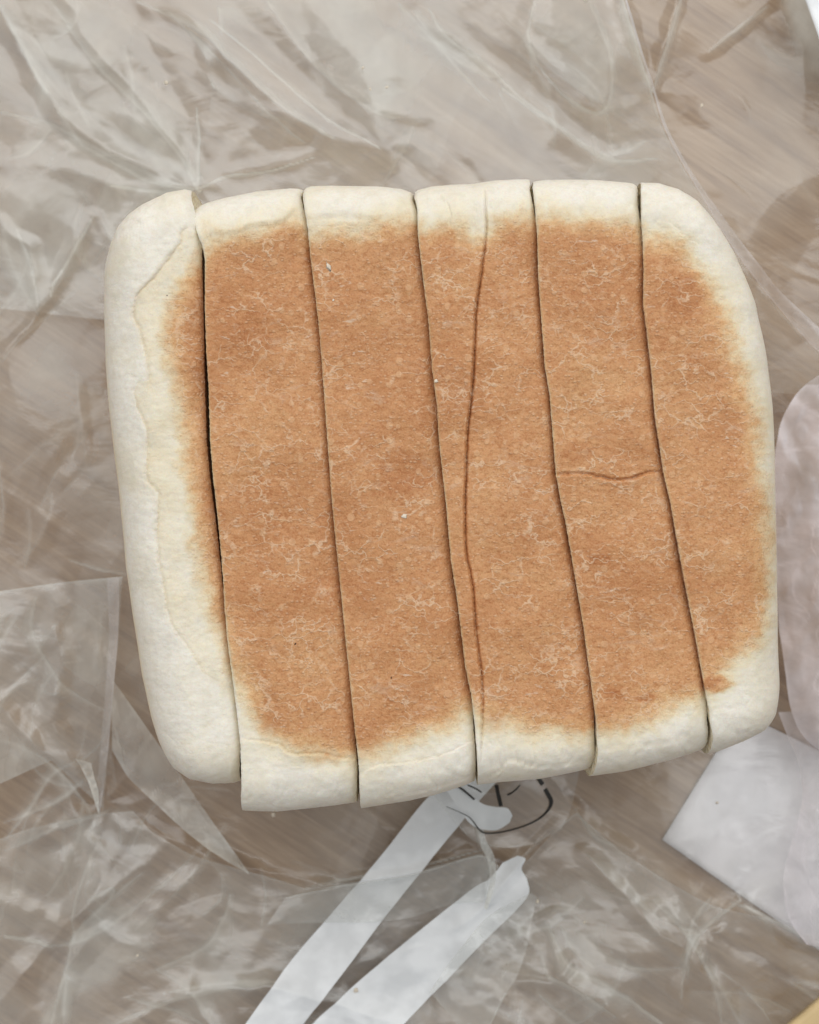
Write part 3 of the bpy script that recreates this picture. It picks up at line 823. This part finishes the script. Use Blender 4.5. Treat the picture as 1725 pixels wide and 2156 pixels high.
def film_sheen(x, y):  # light reflected by facets and folds, painted in as milky whiteness
    v = .05 + .05 * perlin(x / 200, y / 200, 81)
    for cell, rot, sd, am in ((260, .7, 201, .12), (150, 1.4, 202, .085), (90, .2, 203, .04), (55, 1.0, 204, .015)):
        f = facets(x, y, cell, rot, sd, .5); g = sstep(-.1, .35, perlin(x / (cell * 2), y / (cell * 2), sd + 50))
        calm = 1 - .8 * sstep(1340, 1480, x) * (1 - sstep(800, 1000, y))
        v = v + am * g * calm * (sstep(.04, .07, f) * (1 - sstep(.2, .45, f)) + .6 * (1 - sstep(.0, .025, np.abs(f + .15))))
    f1 = facets(x, y, 120, .35, 62); f2 = facets(x, y, 48, 1.2, 63)
    v = v + .10 * sstep(.05, .4, facets(x, y, 270, .9, 61) + .3 * f1) + .05 * sstep(.05, .3, f2)
    xw = x + 7 * perlin(x / 60, y / 60, 91) + 3 * perlin(x / 20, y / 20, 93)
    yw = y + 7 * perlin(x / 60, y / 60, 92) + 3 * perlin(x / 20, y / 20, 94)
    for pts, soft, a in sheen_patches:
        v = v + 1.3 * a * sstep(-soft, soft, sdist(xw, yw, pts))
    for k, (pts, w, a) in enumerate(sheen_lines + crease_lines):
        pp = np.array([tuple(q) for q in smooth_poly(pts, 4)] if len(pts) > 2 else pts)
        rad = w * 6 + 14
        m = (x > pp[:, 0].min() - rad) & (x < pp[:, 0].max() + rad) & (y > pp[:, 1].min() - rad) & (y < pp[:, 1].max() + rad)
        if not m.any(): continue
        d, side, al = polydist((xw * .3 + x * .7)[m], (yw * .3 + y * .7)[m], [tuple(q) for q in pp])
        taper = (.25 + .75 * np.sin(np.clip(al, .02, .98) * math.pi)) if len(pts) > 2 else 1
        fl = 1 if k % 2 else -1
        soft = np.exp(-(d / (w * taper * 1.5)) ** 1.2); sharp = np.exp(-(d / (w * taper * .35 + 1.2)) ** 2)
        v[m] += a * 1.25 * np.where(side == fl, soft, sharp) + a * .5 * np.exp(-(d / 2.6) ** 2) * taper  # glint along each fold, soft on one side, painted in
    return np.clip(v, .02, .95)


bag = thing('plastic_bag', 'clear crumpled plastic bread bag spread flat under the sliced loaf', 'plastic bag')

nx, ny = 540, 660
gx = np.linspace(-90, W + 90, nx); gy = np.linspace(-90, H + 90, ny)
GX, GY = np.meshgrid(gx, gy, indexing='ij')
HZ = film_height(GX, GY)
V = np.stack([(GX - W / 2) * KF, (H / 2 - GY) * KF, HZ], -1)
mesh_from('film_sheet', V.reshape(-1, 3), grid_faces(nx, ny), M_FILM, bag, {'haze': film_sheen(GX, GY)})


def height_at(x, y):
    """bilinear read of the lower sheet"""
    fx = np.clip((x - gx[0]) / (gx[1] - gx[0]), 0, nx - 1.001); fy = np.clip((y - gy[0]) / (gy[1] - gy[0]), 0, ny - 1.001)
    ix = fx.astype(int); iy = fy.astype(int); u = fx - ix; v = fy - iy
    return HZ[ix, iy] * (1 - u) * (1 - v) + HZ[ix + 1, iy] * u * (1 - v) + HZ[ix, iy + 1] * (1 - u) * v + HZ[ix + 1, iy + 1] * u * v


def loft(name, A, B, n, m, mat, parent, lift, crumple=0.0, seed=1, cell=90, haze=.1, edgeA=0.0, edgeB=0.0, ew=6.0, hfun=None, follow=1.0, smooth=True, zr=None):
    """a sheet stretched between two lines A and B (picture units), riding above the lower sheet"""
    a = resample(smooth_poly(A, 6) if smooth else A, n); b = resample(smooth_poly(B, 6) if smooth else B, n)
    t = np.linspace(0, 1, m)[None, :, None]
    P = a[:, None, :] * (1 - t) + b[:, None, :] * t
    X = P[..., 0]; Y = P[..., 1]
    z = height_at(X, Y) * follow + lift
    if crumple: z = z + crumple * (facets(X, Y, cell, .5 + seed, seed) + .5 + .35 * (facets(X, Y, cell * .4, 1.1 + seed, seed + 3) + .5))
    if hfun is not None: z = z + hfun(X, Y)
    span = np.hypot(*(a - b).T)[:, None]
    dA = t[..., 0] * span; dB = (1 - t[..., 0]) * span
    hz = haze + edgeA * np.exp(-dA / ew) + edgeB * np.exp(-dB / ew)  # edge terms paint the bright line that a film edge reflects
    hz = hz * (1 + .5 * perlin(X / 90, Y / 90, seed + 9)) + .5 * haze * sstep(.05, .08, facets(X, Y, cell * .8, .5 + seed, seed + 2)) + .35 * haze * sstep(.1, .13, facets(X, Y, cell * .45, 1.5 + seed, seed + 4)) + .6 * haze * np.exp(-(facets(X, Y, cell * .9, 2.1 + seed, seed + 6) / .018) ** 2)
    kf = KF if zr is None else K * (CAM_H - zr) / (CAM_H - ZT)
    V = np.stack([(X - W / 2) * kf, (H / 2 - Y) * kf, z], -1)
    return mesh_from(name, V.reshape(-1, 3), grid_faces(n, m), mat, parent, {'haze': np.clip(hz, 0, .97)})


# upper layer of the bag: its free edge runs past the rounded corner of the right end slice
E_line = [(1290, -90), (1330, 60), (1376, 186), (1400, 262), (1440, 345), (1472, 405), (1540, 520), (1600, 600), (1650, 655), (1725, 735), (1830, 840)]
def near_E(x, y):
    d, _, _ = polydist(x, y, E_line)
    return .011 * np.exp(-(d / 130) ** 1.3)


sh = lambda P, q: [(W / 2 + (x - W / 2) * q, H / 2 + (y - H / 2) * q) for x, y in P]
rim_in = sh(E_line, .974)
loft('film_layer', [(-90, -90), (-90, 200), (-90, 420), (-80, 640)], rim_in, 200, 260, M_FILM2, bag, .0025, .0020, 5, 190, .12, 0, .22, 5, hfun=near_E)
rim_out = sh([(1293, -90), (1334, 60), (1380, 186), (1406, 262), (1448, 345), (1483, 405), (1563, 520), (1641, 612), (1702, 665), (1792, 740), (1900, 830)], .974)
loft('film_rim', rim_in, rim_out, 160, 14, M_PINK, bag, .0045, .0008, 8, 120, .24, .50, .2, 4, hfun=near_E)
loft('film_fold', [(-90, 1258), (0, 1245), (130, 1226), (262, 1213)], [(-90, 1700), (0, 1650), (110, 1600), (215, 1706)], 110, 140, M_FILM2, bag, .003, .0016, 15, 130, .18, .42, .05, 5, smooth=False)
loft('film_fold', [(262, 1213), (257, 1330), (245, 1460), (232, 1580), (215, 1706)], [(236, 1216), (238, 1330), (228, 1460), (216, 1580), (207, 1690)], 110, 10, M_PINK, bag, .0085, .0005, 16, 90, .15, .2, 0, 5)
loft('film_fold', [(238, 1430), (300, 1520), (370, 1625), (440, 1730), (522, 1843)], [(234, 1580), (270, 1640), (330, 1700), (420, 1780), (522, 1845)], 90, 26, M_FILM2, bag, .004, .001, 21, 60, .30, .10, .2, 5)
loft('film_fold', [(200, 1600), (206, 1630), (214, 1660), (216, 1706)], [(170, 1590), (190, 1630), (205, 1670), (214, 1706)], 40, 16, M_FILM2, bag, .010, .0012, 23, 20, .35, .2, .3, 4)
loft('film_layer', [(-90, 1800), (60, 1745), (180, 1722), (275, 1712), (310, 1750), (400, 1803), (520, 1842), (640, 1880), (740, 1863), (880, 1836), (1014, 1800), (1080, 1850), (1215, 1712), (1250, 1745), (1310, 1795), (1400, 1850), (1500, 1905), (1620, 1930), (1820, 2020)],
     [(-90, 2250), (1820, 2250)], 420, 120, M_FILM2, bag, .0022, .0022, 29, 130, .10, .16, 0, 4, smooth=False)

# printed white bands and black outline on the bag
z0 = .0026


def band(A, B, n=120, m=16, lift=z0, lab=None, follow=1.0):
    o = loft('printed_band', A, B, n * 2, m * 2, M_WHITE, bag, lift, .0022, 29, 130, haze=.2, smooth=True, follow=follow)
    return o


band([(1000, 1560), (925, 1655), (880, 1705), (790, 1820), (690, 1940), (600, 2045), (500, 2180), (470, 2230)],
     [(1090, 1600), (1000, 1700), (958, 1752), (890, 1835), (800, 1950), (710, 2070), (640, 2160), (590, 2240)])
band([(1060, 1822), (1035, 1850), (985, 1884), (900, 1950), (796, 2035), (690, 2130), (620, 2200)],
     [(1092, 1806), (1108, 1812), (1100, 1834), (1113, 1862), (1108, 1900), (1020, 1985), (930, 2080), (850, 2160), (780, 2230)])
# folds of the film that run over the white bands
loft('film_fold', [(600, 1896), (740, 1862), (880, 1836), (1012, 1800), (1040, 1822)], [(560, 1950), (700, 1948), (850, 1935), (950, 1905), (1018, 1900)], 90, 24, M_FILM2, bag, .0048, .0012, 161, 70, .12, .38, .06, 3)
loft('film_fold', [(976, 1690), (1004, 1735), (1012, 1775), (1026, 1805), (1030, 1845), (1018, 1905)], [(990, 1694), (1013, 1730), (1023, 1765), (1040, 1800), (1042, 1850), (1024, 1907)], 70, 8, M_FILM2, bag, .0085, .0008, 163, 30, .34, .3, .2, 4)
loft('film_fold', [(905, 2090), (960, 2010), (1030, 1930), (1120, 1880)], [(1010, 2200), (1050, 2110), (1100, 2020), (1130, 1890)], 80, 30, M_FILM2, bag, .0048, .0016, 165, 60, .13, .22, .12, 3)
# a raised flap of the bag below the loaf carries the outline print
ZR = .020
flat = lambda X, Y: .0165 + .0012 * perlin(X / 90, Y / 90, 141) + 0 * X
loft('film_fold', [(840, 1540), (890, 1640), (930, 1700), (1000, 1775), (1075, 1790)], [(1150, 1540), (1215, 1600), (1215, 1660), (1190, 1740), (1120, 1785)], 90, 60, M_FILM2, bag, 0, 0, 141, 60, .03, .18, .05, 4, hfun=flat, follow=.2, zr=ZR)


def on_flap(name, A, B, n, m, mat, up):
    return loft(name, A, B, n, m, mat, bag, up, haze=0, smooth=False, hfun=flat, follow=.2, zr=ZR)


wa = smooth_poly([(925, 1640), (955, 1690), (990, 1738), (1020, 1752), (1050, 1753), (1075, 1738)], 8)
wb_ = smooth_poly([(975, 1640), (990, 1670), (1015, 1695), (1045, 1703), (1070, 1706), (1081, 1722)], 8)
on_flap('printed_band', wa.tolist(), wb_.tolist(), 60, 10, M_WHITE, -.0006)


def ink(pts, w):
    p = smooth_poly(pts, 6)
    tn = np.gradient(p, axis=0); tn /= np.hypot(*tn.T)[:, None] + 1e-9
    nr = np.c_[-tn[:, 1], tn[:, 0]]
    wv = np.interp(np.linspace(0, 1, len(p)), np.linspace(0, 1, len(w)), w)[:, None] / 2
    return on_flap('printed_line', (p + nr * wv).tolist(), (p - nr * wv).tolist(), max(30, len(p)), 3, M_BLACK, .0004)


ink([(1132, 1632), (1139, 1647), (1145, 1655)], [9, 9, 9])
ink([(1149, 1664), (1157, 1678), (1162, 1688), (1161, 1699), (1153, 1712), (1135, 1728), (1105, 1744), (1070, 1754), (1040, 1758), (1020, 1757), (1008, 1748), (997, 1733), (986, 1722), (965, 1712), (940, 1702)],
    [9, 9.5, 9.5, 8, 5, 4, 3.5, 3.5, 3.5, 3.5, 3, 2.5, 2, 1.5, 1.2])
ink([(1046, 1655), (1050, 1675), (1056, 1700)], [8, 8.5, 8.5])
ink([(960, 1655), (978, 1667), (1000, 1686)], [4, 4.5, 4.5])
ink([(985, 1655), (1003, 1663), (1015, 1671)], [3, 3.5, 3])
ink([(1069, 1676), (1082, 1669), (1096, 1655)], [4, 3.5, 3])

# ------------------------------------------------------------------ things lying round the bag
# white paper under the film at the lower right: a sheet with thickness and a slight curl


def paper(name, corners, n, mat, z, thick, label, cat, curl=.002, seed=3):
    c = np.array(corners, float)
    u = np.linspace(0, 1, n)[:, None, None]; v = np.linspace(0, 1, n)[None, :, None]
    P = (c[0] * (1 - u) + c[1] * u) * (1 - v) + (c[3] * (1 - u) + c[2] * u) * v
    X = P[..., 0]; Y = P[..., 1]
    cx, cy = c.mean(0)
    k0 = K * (CAM_H - z) / (CAM_H - ZT)
    Z = z + curl * (perlin(X / 260, Y / 260, seed) + .6)
    ox, oy = (cx - W / 2) * k0, (H / 2 - cy) * k0
    V = np.stack([(X - W / 2) * k0 - ox, (H / 2 - Y) * k0 - oy, Z - z], -1)
    V2 = V.copy(); V2[..., 2] -= thick
    allv = np.concatenate([V.reshape(-1, 3), V2.reshape(-1, 3)])
    F = grid_faces(n, n); N = n * n
    idx = np.arange(N).reshape(n, n)
    ring = np.concatenate([idx[:, 0], idx[-1, 1:], idx[-2::-1, -1], idx[0, -2:0:-1]])
    nxt = np.roll(ring, -1)
    side = np.stack([ring, nxt, nxt + N, ring + N], -1)
    o = mesh_from(name, allv, np.concatenate([F, F[:, ::-1] + N, side]), mat, None)
    o.location = (ox, oy, z)
    tag(o, label, cat)
    return o


paper('paper_sheet', [(1395, 1768), (1560, 1500), (2050, 1740), (1830, 2075)], 24, M_PAPER, .0009, .0002, 'white paper sheet showing its corner under the film at the lower right', 'paper', .0002)
paper('paper_wrapper', [(1655, -110), (1900, -200), (2000, 200), (1735, 130)], 24, M_WHITE, .016, .0004, 'bright white wrapper at the upper right corner of the picture', 'wrapper', .004, 9)
paper('yellow_packet', [(1615, 2185), (1760, 2070), (1960, 2250), (1760, 2380)], 24, M_YELLOW, .014, .003, 'yellow packet peeking in at the lower right corner', 'packet', .003, 14)

# milky film bunched up to the right of the loaf
wr = thing('plastic_wrap', 'milky pink-white plastic wrap bunched against the right end slice', 'plastic wrap')


def puff(A, B, n, m, base, amp, seed, haze, edge, mat=M_MILK, cell=60):
    a = resample(smooth_poly(A, 6), n); b = resample(smooth_poly(B, 6), n)
    t = np.linspace(0, 1, m)[None, :, None]
    P = a[:, None, :] * (1 - t) + b[:, None, :] * t
    X = P[..., 0]; Y = P[..., 1]; tt = t[..., 0]
    arch = np.sin(np.clip(tt * 1.0, 0, 1) * math.pi * .8)
    Z = base + amp * arch + amp * .35 * facets(X, Y, cell, .4, seed) + amp * .15 * facets(X, Y, cell * .35, .9, seed + 1)
    Z = np.maximum(Z, height_at(X, Y) + .002)
    k = K * (CAM_H - base) / (CAM_H - ZT)
    V = np.stack([(X - W / 2) * k, (H / 2 - Y) * k, Z], -1)
    hz = haze * (1 + .45 * perlin(X / 45, Y / 80, seed + 4)) + .22 * np.exp(-(facets(X, Y, cell * 1.2, .2, seed + 8) / .02) ** 2) + .12 * sstep(0, .3, facets(X, Y, cell, .4, seed)) + edge * np.exp(-tt * 22)  # crease and edge highlights painted on top of the wrap's own milkiness
    return mesh_from('film_fold', V.reshape(-1, 3), grid_faces(n, m), mat, wr, {'haze': np.clip(hz, 0, .97)})


puff([(1760, 770), (1725, 790), (1680, 826), (1648, 880), (1632, 950), (1628, 1060), (1632, 1180), (1640, 1300), (1652, 1400), (1668, 1500), (1700, 1560), (1760, 1600)],
     [(1840, 740), (1840, 800), (1840, 860), (1840, 920), (1840, 1000), (1840, 1100), (1840, 1200), (1840, 1300), (1840, 1400), (1840, 1480), (1840, 1560), (1840, 1640)], 160, 70, .016, .006, 101, .74, .2)
puff([(1640, 1500), (1655, 1540), (1680, 1600), (1690, 1680), (1670, 1760), (1650, 1850), (1660, 1930), (1700, 1990)],
     [(1840, 1480), (1840, 1540), (1840, 1600), (1840, 1680), (1840, 1760), (1840, 1850), (1840, 1930), (1840, 2000)], 110, 60, .012, .004, 111, .42, .25)

# ------------------------------------------------------------------ crumbs


def crumb(x, y, z, r, label, group=None, flat=.6, seed=0, elong=1.0, ang=0.0, mat=None):
    rs = np.random.RandomState(seed)
    n, m = 12, 8
    th = np.linspace(0, 2 * math.pi, n, endpoint=False)[:, None]; ph = np.linspace(.02, math.pi - .02, m)[None]
    rr = 1 + .35 * rs.randn(n, m) * np.sin(ph)
    X = rr * np.sin(ph) * np.cos(th) * elong; Y = rr * np.sin(ph) * np.sin(th) / elong; Z = rr * np.cos(ph) * flat * np.ones((n, 1))
    c, s_ = math.cos(ang), math.sin(ang)
    k = K * (CAM_H - z) / (CAM_H - ZT)
    V = np.stack([(X * c - Y * s_) * r * k, (X * s_ + Y * c) * r * k, Z * r * k], -1)
    o = mesh_from('bread_crumb', V.reshape(-1, 3), grid_faces(n, m, True)[:, ::-1], mat or M_FLAKE, None)
    wx, wy = w_at(x, y, z)
    o.location = (wx, wy, z + r * k * flat * .6)
    tag(o, label, 'crumb', group)
    return o


M_FLAKE = mat_print('dough_flake', (.80, .72, .60), .8)
M_CHAR = mat_print('burnt_speck', (.05, .03, .02), .8)
dg = bpy.context.evaluated_depsgraph_get()


def top_z(x, y, default):
    wx, wy = w_at(x, y, default)
    bpy.context.view_layer.update()
    d = bpy.context.evaluated_depsgraph_get()
    ok, loc, *_ = S.ray_cast(d, Vector((wx, wy, .2)), Vector((0, 0, -1)))
    return loc.z if ok else default


for j, (x, y, r, e, a, lab, mt) in enumerate([
    (692, 562, 7.5, 1.5, -1.2, 'white curled dough flake near the top of the third slice', M_FLAKE),
    (918, 802, 5.0, 1.2, 1.3, 'pale crumb on the fourth slice close to its left cut', M_FLAKE),
    (852, 1087, 6.0, 1.1, .3, 'pinkish white crumb in the lower middle of the third slice', M_FLAKE),
    (702, 632, 3.0, 1.2, .3, 'small pale crumb below the curled flake', M_FLAKE),
    (622, 1356, 2.2, 1.4, .9, 'tiny burnt speck low on the second slice', M_CHAR),
    (824, 1427, 2.0, 1.4, 1.4, 'tiny burnt speck low on the third slice', M_CHAR),
    (352, 622, 1.4, 1.1, .9, 'dot-like dark speck on the cream side of the left end slice', M_CHAR),
    (420, 404, 5.0, 1.6, .8, 'torn wisp of crumb at the top corner of the left end slice', M_FLAKE),
]):
    crumb(x, y, top_z(x, y, ZT), r * .72, lab, None, .35, 50 + j, e, a, mt)
for j, (x, y, r, lab) in enumerate([
    (350, 175, 4.0, 'white crumb on the film above the left end slice'),
    (764, 143, 2.6, 'small white crumb on the film at the top centre, uppermost of its cluster'),
    (780, 188, 2.2, 'small white crumb on the film at the top centre, left of a pair'),
    (815, 184, 2.4, 'small white crumb on the film at the top centre, right of a pair'),
    (1478, 223, 3.0, 'pale crumb on the film at the upper right beside the streak'),
    (1232, 0, 4.5, 'white crumb at the top edge of the picture'),
    (1231, 1942, 3.0, 'white crumb on the lower film right of the white bands'),
    (1132, 1898, 3.5, 'white crumb beside the end of the lower white band'),
    (750, 2085, 5.0, 'white crumb lying between the two white bands'),
    (290, 2012, 2.5, 'white crumb on the film at the lower left'),
    (576, 1714, 4.0, 'cream crumb at the bottom edge of the second slice'),
    (1510, 1690, 2.5, 'tiny crumb on the film over the white paper'),
]):
    h_ = float(height_at(np.array([float(x)]), np.array([float(y)]))[0]) + .006
    crumb(x, y, h_, r, lab, None, .6, 90 + j, 1.15, j * 1.1)
print('verts', sum(len(o.data.vertices) for o in C.objects if o.type == 'MESH'))
